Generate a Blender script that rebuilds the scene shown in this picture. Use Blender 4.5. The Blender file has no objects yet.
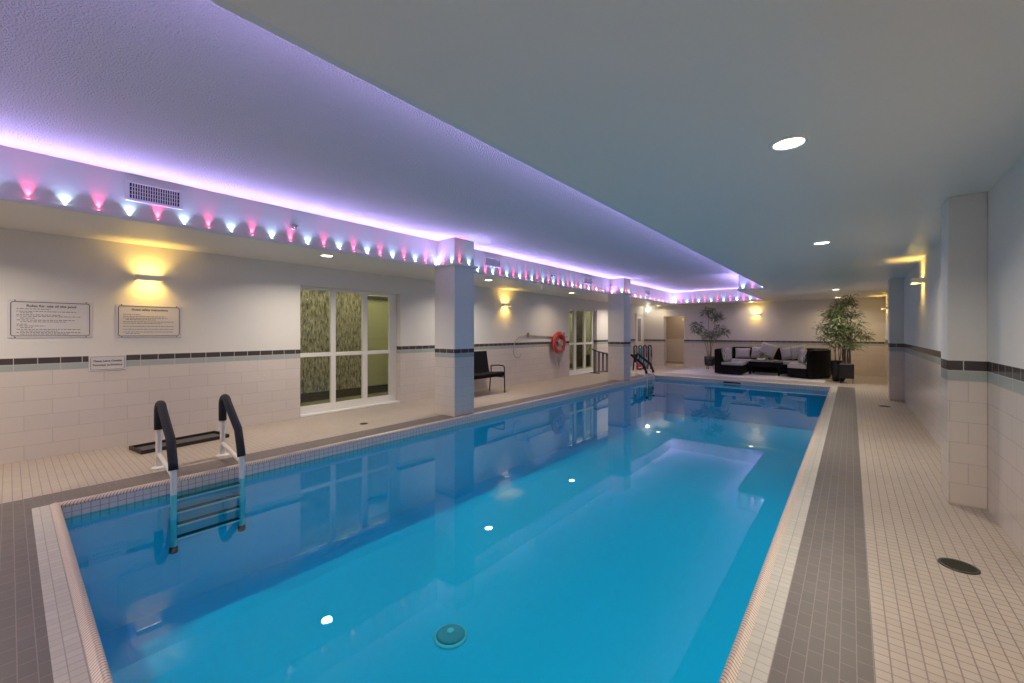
import bpy, bmesh, math, random
from mathutils import Vector, Matrix
R=math.radians; PI=math.pi
random.seed(7)
sc=bpy.context.scene
COL=sc.collection

# ------------------------------------------------------------------ materials
def newmat(name):
    m=bpy.data.materials.new(name); m.use_nodes=True
    nt=m.node_tree; b=nt.nodes['Principled BSDF']
    return m,nt,b
def simple(name,col,rough=.5,metal=0,spec=None,bump=None,emit=None):
    m,nt,b=newmat(name)
    b.inputs['Base Color'].default_value=(*col,1); b.inputs['Roughness'].default_value=rough
    b.inputs['Metallic'].default_value=metal
    if spec is not None: b.inputs['Specular IOR Level'].default_value=spec
    if emit: 
        b.inputs['Emission Color'].default_value=(*emit[0],1); b.inputs['Emission Strength'].default_value=emit[1]
    if bump:
        sca,st,di=bump
        n=nt.nodes.new('ShaderNodeTexNoise'); n.inputs['Scale'].default_value=sca; n.inputs['Detail'].default_value=3
        g=nt.nodes.new('ShaderNodeNewGeometry'); nt.links.new(g.outputs['Position'],n.inputs['Vector'])
        bp=nt.nodes.new('ShaderNodeBump'); bp.inputs['Strength'].default_value=st; bp.inputs['Distance'].default_value=di
        nt.links.new(n.outputs['Fac'],bp.inputs['Height']); nt.links.new(bp.outputs['Normal'],b.inputs['Normal'])
    return m
def N(nt,t,**k):
    n=nt.nodes.new(t)
    for a,v in k.items(): setattr(n,a,v)
    return n
def math_node(nt,op,a,b=None,c=None):
    n=N(nt,'ShaderNodeMath',operation=op)
    for i,v in enumerate((a,b,c)):
        if v is None: continue
        if isinstance(v,(int,float)): n.inputs[i].default_value=v
        else: nt.links.new(v,n.inputs[i])
    return n.outputs[0]
def mixcol(nt,fac,a,b):
    n=N(nt,'ShaderNodeMix',data_type='RGBA')
    def put(i,v):
        if isinstance(v,tuple): n.inputs[i].default_value=(*v,1)
        else: nt.links.new(v,n.inputs[i])
    if isinstance(fac,(int,float)): n.inputs[0].default_value=fac
    else: nt.links.new(fac,n.inputs[0])
    put(6,a); put(7,b); return n.outputs[2]
def brick(nt,vec,w,h,mortar,c1,c2,cm,offset=0.,smooth=.1):
    n=N(nt,'ShaderNodeTexBrick',offset=offset,squash=1.)
    nt.links.new(vec,n.inputs['Vector'])
    n.inputs['Color1'].default_value=(*c1,1); n.inputs['Color2'].default_value=(*c2,1); n.inputs['Mortar'].default_value=(*cm,1)
    n.inputs['Scale'].default_value=1; n.inputs['Mortar Size'].default_value=mortar; n.inputs['Mortar Smooth'].default_value=smooth
    n.inputs['Brick Width'].default_value=w; n.inputs['Row Height'].default_value=h
    return n
def tile_floor(name,w,h,mortar,c1,c2,cm,offset=0.,swap=False,rough=.35,shift=(0,0)):
    m,nt,b=newmat(name)
    g=N(nt,'ShaderNodeNewGeometry'); s=N(nt,'ShaderNodeSeparateXYZ'); nt.links.new(g.outputs['Position'],s.inputs[0])
    c=N(nt,'ShaderNodeCombineXYZ')
    X=math_node(nt,'ADD',s.outputs[0],40+shift[0]); Y=math_node(nt,'ADD',s.outputs[1],40+shift[1])
    nt.links.new(Y if swap else X,c.inputs[0]); nt.links.new(X if swap else Y,c.inputs[1])
    br=brick(nt,c.outputs[0],w,h,mortar,c1,c2,cm,offset)
    no=N(nt,'ShaderNodeTexNoise'); no.inputs['Scale'].default_value=1.7; no.inputs['Detail'].default_value=4
    nt.links.new(g.outputs['Position'],no.inputs['Vector'])
    f=math_node(nt,'MULTIPLY_ADD',no.outputs['Fac'],.24,.88)
    mul=N(nt,'ShaderNodeMix',data_type='RGBA',blend_type='MULTIPLY'); mul.inputs[0].default_value=1
    nt.links.new(br.outputs['Color'],mul.inputs[6]); nt.links.new(f,mul.inputs[7])
    nt.links.new(mul.outputs[2],b.inputs['Base Color'])
    b.inputs['Roughness'].default_value=rough
    bp=N(nt,'ShaderNodeBump'); bp.inputs['Strength'].default_value=.35; bp.inputs['Distance'].default_value=.002; bp.invert=True
    nt.links.new(br.outputs['Fac'],bp.inputs['Height']); nt.links.new(bp.outputs['Normal'],b.inputs['Normal'])
    return m
def wall_mat(name,top,mid,low,bw=.40,bh=.157,paint=(.72,.70,.66)):
    m,nt,b=newmat(name)
    g=N(nt,'ShaderNodeNewGeometry'); s=N(nt,'ShaderNodeSeparateXYZ'); nt.links.new(g.outputs['Position'],s.inputs[0])
    hcoord=math_node(nt,'ADD',math_node(nt,'ADD',s.outputs[0],s.outputs[1]),40)
    def vec(dz):
        c=N(nt,'ShaderNodeCombineXYZ'); nt.links.new(hcoord,c.inputs[0]); nt.links.new(math_node(nt,'ADD',s.outputs[2],dz),c.inputs[1]); return c.outputs[0]
    blocks=brick(nt,vec(bh*20-low),bw,bh,.0025,(.66,.60,.545),(.63,.575,.525),(.51,.46,.425),.5)
    hb=(top-low)/2
    dark=brick(nt,vec(hb*40-mid),.165,hb,.003,(.055,.045,.045),(.068,.056,.055),(.55,.53,.5),0.)
    green=brick(nt,vec(hb*40-low),.33,hb,.003,(.36,.41,.39),(.39,.43,.41),(.55,.53,.5),0.)
    z=s.outputs[2]
    a=math_node(nt,'GREATER_THAN',z,low); c=math_node(nt,'GREATER_THAN',z,mid); d=math_node(nt,'GREATER_THAN',z,top)
    col=mixcol(nt,a,blocks.outputs['Color'],green.outputs['Color']); col=mixcol(nt,c,col,dark.outputs['Color']); col=mixcol(nt,d,col,paint)
    nt.links.new(col,b.inputs['Base Color'])
    ro=math_node(nt,'MULTIPLY_ADD',d,.38,.2); nt.links.new(ro,b.inputs['Roughness'])
    bp=N(nt,'ShaderNodeBump'); bp.inputs['Strength'].default_value=.4; bp.inputs['Distance'].default_value=.003; bp.invert=True
    hh=math_node(nt,'MULTIPLY',blocks.outputs['Fac'],math_node(nt,'SUBTRACT',1.,a)); nt.links.new(hh,bp.inputs['Height'])
    nt.links.new(bp.outputs['Normal'],b.inputs['Normal'])
    return m
def stipple(name,col,scale,st,rough=.7):
    return simple(name,col,rough,bump=(scale,st,.02))

BEIGE=dict(c1=(.46,.40,.342),c2=(.43,.373,.32),cm=(.25,.205,.17))
M={}
M['deck']=tile_floor('beige_mosaic',.0535,.0535,.0028,offset=0.,rough=.38,**BEIGE)
M['grey']=tile_floor('grey_tile',.107,.0535,.0018,(.148,.129,.117),(.132,.115,.106),(.25,.22,.198),.5,True,rough=.42)
M['grey_near']=tile_floor('grey_tile_near',.107,.0535,.0018,(.148,.129,.117),(.132,.115,.106),(.25,.22,.198),.5,False,rough=.42,shift=(0,-.003))
M['pale']=tile_floor('pale_mosaic',.05,.05,.002,(.56,.54,.48),(.50,.485,.435),(.34,.32,.29),0.,rough=.4)
M['pale_far']=M['pale']
M['wall_left']=wall_mat('left_wall_tile_and_paint',1.08,1.01,.94)
M['wall_right']=wall_mat('right_wall_tile_and_paint',1.13,1.05,.97,.20,.16)
M['wall_far']=wall_mat('far_wall_tile_and_paint',1.055,.995,.935)
M['paint']=simple('white_paint',(.74,.73,.71),.55)
M['fascia']=simple('fascia_paint',(.74,.73,.74),.6)
M['ceil']=simple('satin_ceiling_paint',(.80,.76,.68),.34,bump=(40,.05,.004))
M['tray']=stipple('stippled_ceiling',(.68,.67,.68),85,1.)
M['white']=simple('white_gloss',(.82,.81,.79),.3)
M['frame']=simple('white_window_frame',(.78,.77,.73),.4)
M['black']=simple('black_foam',(.012,.014,.02),.75,bump=(150,.5,.003))
M['blackp']=simple('black_plastic',(.012,.011,.011),.4)
M['blackm']=simple('black_metal',(.02,.018,.017),.35,.6)
M['sling']=simple('black_sling_fabric',(.007,.0065,.007),.8,spec=.15,bump=(300,.4,.002))
M['chrome']=simple('steel',(.62,.62,.62),.22,1)
M['greymetal']=simple('grey_metal',(.30,.30,.30),.4,.7)
M['red']=simple('red_plastic',(.46,.025,.022),.45)
M['rope']=simple('grey_white_rope',(.36,.34,.33),.8,bump=(120,.8,.004))
M['pole']=simple('weathered_pole',(.36,.31,.27),.5)
M['wicker']=simple('black_wicker',(.005,.0045,.005),.6,spec=.12,bump=(90,.9,.006))
M['seat']=simple('pale_grey_cushion',(.40,.39,.38),.85,bump=(60,.3,.004))
M['blue']=simple('teal_plastic',(.03,.25,.36),.5)
M['maroon']=simple('dark_red_fabric',(.33,.05,.05),.7)
M['mesh']=simple('grey_mesh',(.25,.24,.25),.8,bump=(200,.5,.003))
M['slat']=simple('grey_weathered_slat',(.17,.145,.145),.6,bump=(40,.5,.003))
M['leaf']=simple('bamboo_leaf',(.16,.20,.085),.5)
M['leafdark']=simple('sparse_leaf',(.17,.21,.125),.5)
M['stem']=simple('cane',(.16,.12,.07),.6)
M['soil']=simple('pebble_topping',(.30,.28,.26),.9,bump=(80,1,.01))
M['drain']=simple('drain_metal',(.07,.075,.06),.4,.5)
M['draindark']=simple('drain_slot',(.012,.014,.012),.6)
M['drain_cover']=simple('grey_plastic_cover',(.30,.36,.38),.5)
M['ink']=simple('sign_ink',(.05,.045,.05),.6)
M['sign']=simple('sign_board',(.66,.63,.62),.4)
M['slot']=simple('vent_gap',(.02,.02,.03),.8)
M['glasstop']=simple('table_glass',(.30,.32,.34),.06)
M['rug']=simple('white_rug',(.60,.59,.58),.8,bump=(70,.4,.004))
M['vase']=simple('white_ceramic',(.8,.79,.76),.25)
M['lens']=simple('downlight_lens',(1,1,1),.4,emit=((1,.93,.82),26))
M['lenswarm']=simple('warm_downlight_lens',(1,1,1),.4,emit=((1,.80,.45),26))
M['ballglow']=simple('glass_ball',(1,1,1),.3,emit=((1,.95,.80),14))
M['sconce_glow']=simple('sconce_diodes',(1,.9,.6),.4,emit=((1,.70,.22),60))
M['ledw']=simple('white_diode',(.8,.95,1),.3,emit=((.72,.92,1),24))
M['ledr']=simple('red_diode',(1,.2,.3),.3,emit=((1,.12,.25),22))
for k_ in ('ledw','ledr','sconce_glow','lens','lenswarm','ballglow'): M[k_].cycles.emission_sampling='NONE'
M['exit']=simple('exit_lamp',(.5,.6,.1),.4,emit=((.75,.7,.1),1.2))
M['passage']=simple('tan_paint',(.42,.34,.27),.6)
M['passage_low']=simple('tan_tile',(.58,.52,.45),.35)
M['rodark']=simple('dark_corridor_door',(.05,.04,.025),.5)
M['olive']=simple('olive_paint',(.42,.41,.27),.6)
M['corfloor']=simple('corridor_floor',(.25,.24,.16),.5)
def tex_wall():
    m,nt,b=newmat('streaked_stone_panel')
    g=N(nt,'ShaderNodeNewGeometry'); mp=N(nt,'ShaderNodeMapping'); mp.inputs['Scale'].default_value=(1,1,.28)
    nt.links.new(g.outputs['Position'],mp.inputs[0])
    n=N(nt,'ShaderNodeTexNoise'); n.inputs['Scale'].default_value=26; n.inputs['Detail'].default_value=7; n.inputs['Roughness'].default_value=.72
    nt.links.new(mp.outputs[0],n.inputs['Vector'])
    r=N(nt,'ShaderNodeValToRGB'); r.color_ramp.elements[0].position=.38; r.color_ramp.elements[1].position=.62
    r.color_ramp.elements[0].color=(.045,.04,.025,1); r.color_ramp.elements[1].color=(.52,.47,.37,1)
    nt.links.new(n.outputs['Fac'],r.inputs[0]); nt.links.new(r.outputs[0],b.inputs['Base Color']); b.inputs['Roughness'].default_value=.7
    return m
M['streak']=tex_wall()
def pillow_mat():
    m,nt,b=newmat('patterned_cushion')
    t=N(nt,'ShaderNodeTexCoord'); w=N(nt,'ShaderNodeTexWave'); w.inputs['Scale'].default_value=9; w.inputs['Distortion'].default_value=7; w.inputs['Detail'].default_value=2
    nt.links.new(t.outputs['Object'],w.inputs['Vector'])
    r=N(nt,'ShaderNodeValToRGB'); r.color_ramp.elements[0].position=.12; r.color_ramp.elements[1].position=.35
    r.color_ramp.elements[0].color=(.14,.13,.13,1); r.color_ramp.elements[1].color=(.52,.50,.48,1)
    nt.links.new(w.outputs['Fac'],r.inputs[0]); nt.links.new(r.outputs[0],b.inputs['Base Color']); b.inputs['Roughness'].default_value=.85
    return m
M['pattern']=pillow_mat()
def glass_mat(name,tint,ior=1.45,rough=0.0,wave=None,boost=1.):
    m=bpy.data.materials.new(name); m.use_nodes=True; nt=m.node_tree; nt.nodes.clear()
    out=N(nt,'ShaderNodeOutputMaterial'); mix=N(nt,'ShaderNodeMixShader'); tr=N(nt,'ShaderNodeBsdfTransparent'); gl=N(nt,'ShaderNodeBsdfGlossy'); fr=N(nt,'ShaderNodeFresnel')
    tr.inputs[0].default_value=(*tint,1); gl.inputs['Roughness'].default_value=rough; 
    gb=N(nt,'ShaderNodeNewGeometry'); nt.links.new(math_node(nt,'MULTIPLY_ADD',gb.outputs['Backfacing'],1/ior-ior,ior),fr.inputs[0])
    if wave:
        g=N(nt,'ShaderNodeNewGeometry'); n=N(nt,'ShaderNodeTexNoise'); n.inputs['Scale'].default_value=wave[0]; n.inputs['Detail'].default_value=2
        nt.links.new(g.outputs['Position'],n.inputs['Vector'])
        bp=N(nt,'ShaderNodeBump'); bp.inputs['Strength'].default_value=wave[1]; bp.inputs['Distance'].default_value=wave[2]
        nt.links.new(n.outputs['Fac'],bp.inputs['Height']); nt.links.new(bp.outputs['Normal'],gl.inputs['Normal'])
    nt.links.new(fr.outputs[0],mix.inputs[0]); nt.links.new(tr.outputs[0],mix.inputs[1]); nt.links.new(gl.outputs[0],mix.inputs[2]); nt.links.new(mix.outputs[0],out.inputs[0])
    return m
M['glass']=glass_mat('window_glass',(.92,.95,.90))
M['water']=glass_mat('pool_water',(.25,.89,.96),1.33,0.0,(1.6,.05,.012))
def basin_mat():
    m,nt,b=newmat('pool_basin_tile_and_liner')
    g=N(nt,'ShaderNodeNewGeometry'); s=N(nt,'ShaderNodeSeparateXYZ'); nt.links.new(g.outputs['Position'],s.inputs[0])
    c=N(nt,'ShaderNodeCombineXYZ'); nt.links.new(math_node(nt,'ADD',math_node(nt,'ADD',s.outputs[0],s.outputs[1]),40),c.inputs[0]); nt.links.new(math_node(nt,'ADD',s.outputs[2],5.),c.inputs[1])
    br=brick(nt,c.outputs[0],.0535,.0535,.003,(.68,.62,.61),(.64,.58,.58),(.36,.33,.35),0.)
    a=math_node(nt,'GREATER_THAN',s.outputs[2],-.175)
    col=mixcol(nt,a,(.05,.585,.82),br.outputs['Color'])
    nt.links.new(col,b.inputs['Base Color']); b.inputs['Roughness'].default_value=.5
    return m
M['basin']=basin_mat()
def coping_mat():
    m,nt,b=newmat('ribbed_coping')
    g=N(nt,'ShaderNodeNewGeometry'); s=N(nt,'ShaderNodeSeparateXYZ'); nt.links.new(g.outputs['Position'],s.inputs[0])
    h=math_node(nt,'ADD',s.outputs[0],s.outputs[1])
    f=math_node(nt,'FRACT',math_node(nt,'MULTIPLY',math_node(nt,'ADD',h,40),1/.021))
    d=math_node(nt,'LESS_THAN',f,.26)
    nt.links.new(mixcol(nt,d,(.72,.62,.54),(.30,.22,.18)),b.inputs['Base Color']); b.inputs['Roughness'].default_value=.35
    return m
M['coping']=coping_mat()

# ------------------------------------------------------------------ mesh helpers
def B(): return bmesh.new()
def box(bm,x0,x1,y0,y1,z0,z1,bev=0,mi=0,side=None,seg=2):
    vs=[bm.verts.new(p) for p in ((x0,y0,z0),(x1,y0,z0),(x1,y1,z0),(x0,y1,z0),(x0,y0,z1),(x1,y0,z1),(x1,y1,z1),(x0,y1,z1))]
    fs=[bm.faces.new([vs[i] for i in q]) for q in ((3,2,1,0),(4,5,6,7),(0,1,5,4),(1,2,6,5),(2,3,7,6),(3,0,4,7))]
    for i,f in enumerate(fs): f.material_index=mi if (side is None or i<2) else side
    if bev:
        es=list({e for f in fs for e in f.edges})
        bmesh.ops.bevel(bm,geom=es,offset=bev,segments=seg,affect='EDGES',profile=.5)
    return bm
def tube(bm,pts,r,seg=10,closed=False,mi=0):
    pts=[Vector(p) for p in pts]; n=len(pts); rings=[]
    up=None
    for i,p in enumerate(pts):
        if closed: t=(pts[(i+1)%n]-pts[i-1])
        else: t=(pts[min(i+1,n-1)]-pts[max(i-1,0)])
        t.normalize()
        if up is None:
            up=Vector((0,0,1)) if abs(t.z)<.9 else Vector((1,0,0))
        a=t.cross(up)
        if a.length<1e-4: a=t.cross(Vector((0,1,0)))
        a.normalize(); b=a.cross(t).normalized(); up=b
        rr=r(i/(n-1)) if callable(r) else r
        rings.append([bm.verts.new(p+a*math.cos(2*PI*k/seg)*rr+b*math.sin(2*PI*k/seg)*rr) for k in range(seg)])
    for i in range(n if closed else n-1):
        q=rings[(i+1)%n]; p=rings[i]
        for k in range(seg):
            f=bm.faces.new((p[k],p[(k+1)%seg],q[(k+1)%seg],q[k])); f.smooth=True; f.material_index=mi
    if not closed:
        bm.faces.new(rings[0][::-1]); bm.faces.new(rings[-1])
    return bm
def lathe(bm,prof,seg=24,c=(0,0,0),axis='Z',cap=True,mi=0):
    rings=[]
    for r,z in prof:
        ring=[]
        for k in range(seg):
            a=2*PI*k/seg; p=(r*math.cos(a),r*math.sin(a),z)
            if axis=='X': p=(p[2],p[0],p[1])
            elif axis=='Y': p=(p[0],-p[2],p[1])
            ring.append(bm.verts.new((p[0]+c[0],p[1]+c[1],p[2]+c[2])))
        rings.append(ring)
    for i in range(len(rings)-1):
        for k in range(seg):
            f=bm.faces.new((rings[i][k],rings[i][(k+1)%seg],rings[i+1][(k+1)%seg],rings[i+1][k])); f.smooth=True; f.material_index=mi
    if cap:
        bm.faces.new(rings[0][::-1]).material_index=mi; bm.faces.new(rings[-1]).material_index=mi
    return bm
def arc(c,r,a0,a1,n,plane='XZ'):
    out=[]
    for i in range(n+1):
        a=a0+(a1-a0)*i/n; u=r*math.cos(a); v=r*math.sin(a)
        out.append((c[0]+u,c[1],c[2]+v) if plane=='XZ' else ((c[0],c[1]+u,c[2]+v) if plane=='YZ' else (c[0]+u,c[1]+v,c[2])))
    return out
def smooth_path(pts,n=8):
    pts=[Vector(p) for p in pts]; P=[pts[0]]+pts+[pts[-1]]; out=[]
    for i in range(1,len(P)-2):
        for k in range(n):
            t=k/n; a,b,c,d=P[i-1],P[i],P[i+1],P[i+2]
            out.append(.5*((2*b)+(-a+c)*t+(2*a-5*b+4*c-d)*t*t+(-a+3*b-3*c+d)*t**3))
    out.append(pts[-1]); return out
def obj(name,bm,mats,parent=None,loc=(0,0,0),rot=(0,0,0),recalc=True):
    if recalc: bmesh.ops.recalc_face_normals(bm,faces=bm.faces)
    me=bpy.data.meshes.new(name); bm.to_mesh(me); bm.free()
    for m in (mats if isinstance(mats,(list,tuple)) else [mats]): me.materials.append(M[m] if isinstance(m,str) else m)
    o=bpy.data.objects.new(name,me); COL.objects.link(o); o.location=loc; o.rotation_euler=rot
    if parent: o.parent=parent
    return o
def tag(o,label,cat,group=None,kind=None):
    o['label']=label; o['category']=cat
    if group: o['group']=group
    if kind: o['kind']=kind
    return o
def thing(name,label,cat,loc=(0,0,0),rotz=0,group=None):
    o=bpy.data.objects.new(name,None); COL.objects.link(o); o.location=loc; o.rotation_euler=(0,0,rotz); o.empty_display_size=.1
    return tag(o,label,cat,group)
def struct(name,bm,mats,parent=None,label=None,cat=None,**k):
    o=obj(name,bm,mats,parent,**k)
    if parent is None:
        o['kind']='structure'
        if label: o['label']=label; o['category']=cat
    return o
def dup(root,loc,label,rotz=None,group=None):
    r=root.copy(); COL.objects.link(r); r.location=loc; r['label']=label
    if rotz is not None: r.rotation_euler=(0,0,rotz)
    if group: r['group']=group
    for ch in list(root.children):
        c=ch.copy(); COL.objects.link(c); c.parent=r
        for g in list(ch.children):
            d=g.copy(); COL.objects.link(d); d.parent=c
    return r
def light(name,kind,loc,rot,power,col,parent=None,**k):
    l=bpy.data.lights.new(name,kind); l.energy=power; l.color=col
    for a,v in k.items(): setattr(l,a,v)
    o=bpy.data.objects.new(name,l); COL.objects.link(o); o.location=loc; o.rotation_euler=rot
    if parent: o.parent=parent
    return o

# ------------------------------------------------------------------ room shell
XL,XR,YN,YF,ZC,ZT=-6.7,.8,-2.0,16.8,2.415,2.86
PX0,PX1,PY0,PY1=-4.79,-.40,.26,12.95          # pool opening (inner edge of the coping)
GX0,GX1,GY0,GY1=-5.17,.075,-.21,13.08         # outer edge of the grey border
bm=B()
for r in ((XL-.2,GX0,YN-.2,YF+.2),(GX1,XR+.2,YN-.2,YF+.2),(GX0,GX1,YN-.2,GY0),(GX0,GX1,GY1,YF+.2)): box(bm,r[0],r[1],r[2],r[3],-.3,0)
struct('floor',bm,'deck',label='beige mosaic tile pool deck floor',cat='floor')
bm=B()
box(bm,GX0,GX1,GY0,.11,-.25,0,mi=1); box(bm,GX0,-4.845,.11,GY1,-.25,0); box(bm,-.25,GX1,.11,GY1,-.25,0)
struct('trim_1',bm,['grey','grey_near'],label='grey tile border band around the pool',cat='floor')
bm=B()
box(bm,-4.845,-.25,.11,.21,-.25,0); box(bm,-.35,-.25,.21,13.0,-.25,0); box(bm,-4.845,-.25,13.0,GY1,-.25,0)
struct('trim_2',bm,'pale',label='pale tile strip beside the pool coping',cat='floor')
# rounded coping
bm=B()
def coping(path,outn):
    # bullnose profile swept along straight run
    (x0,y0),(x1,y1)=path; nx,ny=outn; rings=[]
    prof=[(.055,-.2),(.055,0.)]+[(.032-.032*math.sin(a)*1.0,.0+.012*math.cos(a)-.012+.012*0) for a in ()]
    prof=[(.055,-.03),(.055,.002)]
    for i in range(7):
        a=PI/2*i/6; prof.append((.03-.03*math.sin(a),-.024+.032*math.cos(a)))
    prof+= [(0,-.03)]
    for (x,y) in ((x0,y0),(x1,y1)): rings.append([bm.verts.new((x+nx*d,y+ny*d,z)) for d,z in prof])
    n=len(prof)
    for k in range(n): 
        f=bm.faces.new((rings[0][k],rings[0][(k+1)%n],rings[1][(k+1)%n],rings[1][k])); f.smooth=2<=k<9
    bm.faces.new(rings[0]); bm.faces.new(rings[1][::-1])
coping(((PX0-.055,PY0),(PX1+.055,PY0)),(0,-1)); coping(((PX1,PY0-.05),(PX1,PY1+.05)),(1,0)); coping(((PX0,PY0-.05),(PX0,PY1+.05)),(-1,0)); coping(((PX0-.055,PY1),(PX1+.055,PY1)),(0,1))
struct('trim_3',bm,'coping',label='ribbed bullnose coping along the pool edge',cat='pool edge')
# basin: four walls and the floor
ZB=-1.15
bm=B(); w=.004
for zt,e in ((-.26,.3),(-.0305,.054)):
    zb=ZB-.1 if zt<-.1 else -.2605
    box(bm,PX0-e,PX0-w,PY0-e,PY1+e,zb,zt); box(bm,PX1+w,PX1+e,PY0-e,PY1+e,zb,zt)
    box(bm,PX0-w,PX1+w,PY0-e,PY0-w,zb,zt); box(bm,PX0-w,PX1+w,PY1+w,PY1+e,zb,zt)
box(bm,PX0-w,PX1+w,PY0-w,PY1+w,ZB-.2,ZB)
struct('pool_basin',bm,'basin',label='blue swimming pool basin with pale tile band',cat='pool')
bm=B(); vs=[bm.verts.new(p) for p in ((PX0-.003,PY0-.003,-.118),(PX1+.003,PY0-.003,-.118),(PX1+.003,PY1+.003,-.118),(PX0-.003,PY1+.003,-.118))]; bm.faces.new(vs)
o=struct('pool_water',bm,'water',label='still clear blue water filling the pool',cat='water')

# walls
W1=(2.91,4.78,0.,2.09); W2=(10.95,12.73,0.,2.08)
bm=B()
def wl(y0,y1,z0,z1): box(bm,XL-.25,XL,y0,y1,z0,z1)
wl(YN-.2,W1[0],-.1,ZC+.1); wl(W1[0],W1[1],W1[3],ZC+.1); wl(W1[1],W2[0],-.1,ZC+.1); wl(W2[0],W2[1],W2[3],ZC+.1); wl(W2[1],YF,-.1,ZC+.1)
struct('wall_left',bm,'wall_left',label='long white wall with tiled lower half and two windows',cat='wall')
DX0,DX1,DZ=-5.85,-5.06,1.985
bm=B(); box(bm,XL-.25,DX0,YF,YF+.25,-.1,ZC+.1); box(bm,DX0,DX1,YF,YF+.25,DZ,ZC+.1); box(bm,DX1,XR+.2,YF,YF+.25,-.1,ZC+.1)
struct('wall_far',bm,'wall_far',label='far white end wall behind the sofas',cat='wall')
bm=B(); box(bm,XR,XR+.2,YN-.2,YF,-.1,ZC+.1); struct('wall_right',bm,'wall_right',label='white wall with glossy tiled lower half beside the walkway',cat='wall')
bm=B(); box(bm,XL,XR,YN-.2,YN,-.1,ZC+.1); struct('wall_back',bm,'wall_far')
# passage behind the doorway
bm=B(); box(bm,DX0-.45,DX1+.5,18.3,18.4,1.06,2.5); box(bm,DX0-.5,DX0-.4,YF+.25,18.3,1.06,2.5); box(bm,DX1+.4,DX1+.5,YF+.25,18.3,1.06,2.5)
box(bm,DX0-.45,DX1+.5,18.3,18.4,0,1.06,mi=1); box(bm,DX0-.5,DX0-.4,YF+.25,18.3,0,1.06,mi=1); box(bm,DX1+.4,DX1+.5,YF+.25,18.3,0,1.06,mi=1)
box(bm,DX0-.5,DX1+.5,YF+.2,18.4,2.5,2.6); box(bm,DX0-.5,DX1+.5,YF+.2,18.4,-.1,-.001,mi=1)
struct('wall_passage',bm,['passage','passage_low'])
bm=B(); box(bm,DX0-.4,DX1+.4,18.27,18.3,0,.09); struct('baseboard_passage',bm,'passage')
# ceilings
TX0,TX1,TX2,TY0,TY1,TY2=-5.3,-1.55,-2.2,-1.3,11.7,16.05
bm=B()
for r in ((XL,TX0,YN,YF),(TX1,XR,YN,YF),(TX2,TX1,TY1,TY2),(TX0,TX1,TY2,YF),(TX0,TX1,YN,TY0)): box(bm,*r,ZC,ZT,side=1)
struct('ceiling',bm,['ceil','fascia'],label='smooth grey lower ceiling around the raised centre',cat='ceiling')
bm=B(); box(bm,XL,XR,YN,YF,ZT,ZT+.1); struct('ceiling_raised',bm,'tray',label='raised stippled ceiling above the pool washed in violet light',cat='ceiling')
# columns
def column(x0,x1,y0,y1,h,mat,label):
    bm=B(); box(bm,x0,x1,y0,y1,0,h,bev=.004,seg=1); return struct('column',bm,mat,label=label,cat='column')
C1=(-5.36,-4.875,4.5,4.94); C2=(-5.36,-4.875,10.85,11.29)
column(*C1,ZT,'wall_left','square tiled column at the pool edge between window and bench'); column(*C2,ZT,'wall_left','farther square column at the pool edge by the slatted panel')
column(.59,XR,4.7,5.02,ZC,'wall_right','shallow tiled pier on the walkway wall nearest the camera'); column(.59,XR,11.12,11.5,ZC,'wall_right','far shallow pier on the walkway wall')

# ------------------------------------------------------------------ windows
def window(n,W,ym):
    y0,y1,z0,z1=W; xf=XL-.12; d=.06
    root=bpy.data.objects.new('window_%d'%n,None); COL.objects.link(root); root.location=(xf,y0,0); root['kind']='structure'
    root['label']=('large six-pane white framed window nearest the pool ladder' if n==1 else 'distant six-pane white framed window beyond the life ring'); root['category']='window'
    bm=B(); L=lambda a:a-y0
    zb,zm0,zm1,zt=.15,.945,1.01,2.045
    for (a,b) in ym: box(bm,-d,0,L(a),L(b),0,z1,bev=.006)
    box(bm,-d,-.001,0.0,y1-y0,0,zb,bev=.006); box(bm,-d,-.001,0,y1-y0,zm0,zm1,bev=.006); box(bm,-d,-.001,0,y1-y0,zt,z1,bev=.006)
    obj('window_frame',bm,'frame',root)
    edges=[]
    for i in range(len(ym)-1):
        a,b=L(ym[i][1]),L(ym[i+1][0])
        for (p,q) in ((zb,zm0),(zm1,zt)):
            bm=B(); box(bm,-.036,-.030,a-.005,b+.005,p-.005,q+.005); obj('pane',bm,'glass',root)
    bm=B(); box(bm,0,.11,0.,y1-y0,.0,.03,bev=.005); obj('sill',bm,'white',root)
window(1,W1,[(2.91,2.965),(3.47,3.555),(4.06,4.155),(4.62,4.78)])
window(2,W2,[(10.95,11.0),(11.42,11.57),(12.06,12.19),(12.6,12.73)])
# corridor behind the windows
bm=B(); XB=-8.15
box(bm,XB-.1,XB,2.2,4.92,0,2.5,mi=0); box(bm,XB-.1,XB,4.92,13.72,0,2.5,mi=1); box(bm,XB-.1,XB,14.42,16.6,0,2.5,mi=1); box(bm,XB-.1,XB-.04,13.72,14.42,0,2.5,mi=2)
box(bm,XB,XL-.25,2.1,2.2,0,2.5,mi=1); box(bm,XB,XL-.25,16.5,16.6,0,2.5,mi=1); box(bm,XB-.1,XL-.25,2.1,16.6,2.5,2.6,mi=1); box(bm,XB-.1,XL-.25,2.1,16.6,-.1,0,mi=3)
box(bm,XB,XB+.015,2.2,13.72,0,.17,mi=2); box(bm,XB,XB+.05,4.95,13.7,2.07,2.14,mi=2); box(bm,XB,XB+.05,14.45,16.4,.0,.45,mi=2)
struct('wall_corridor',bm,['streak','olive','rodark','corfloor'])
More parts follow.
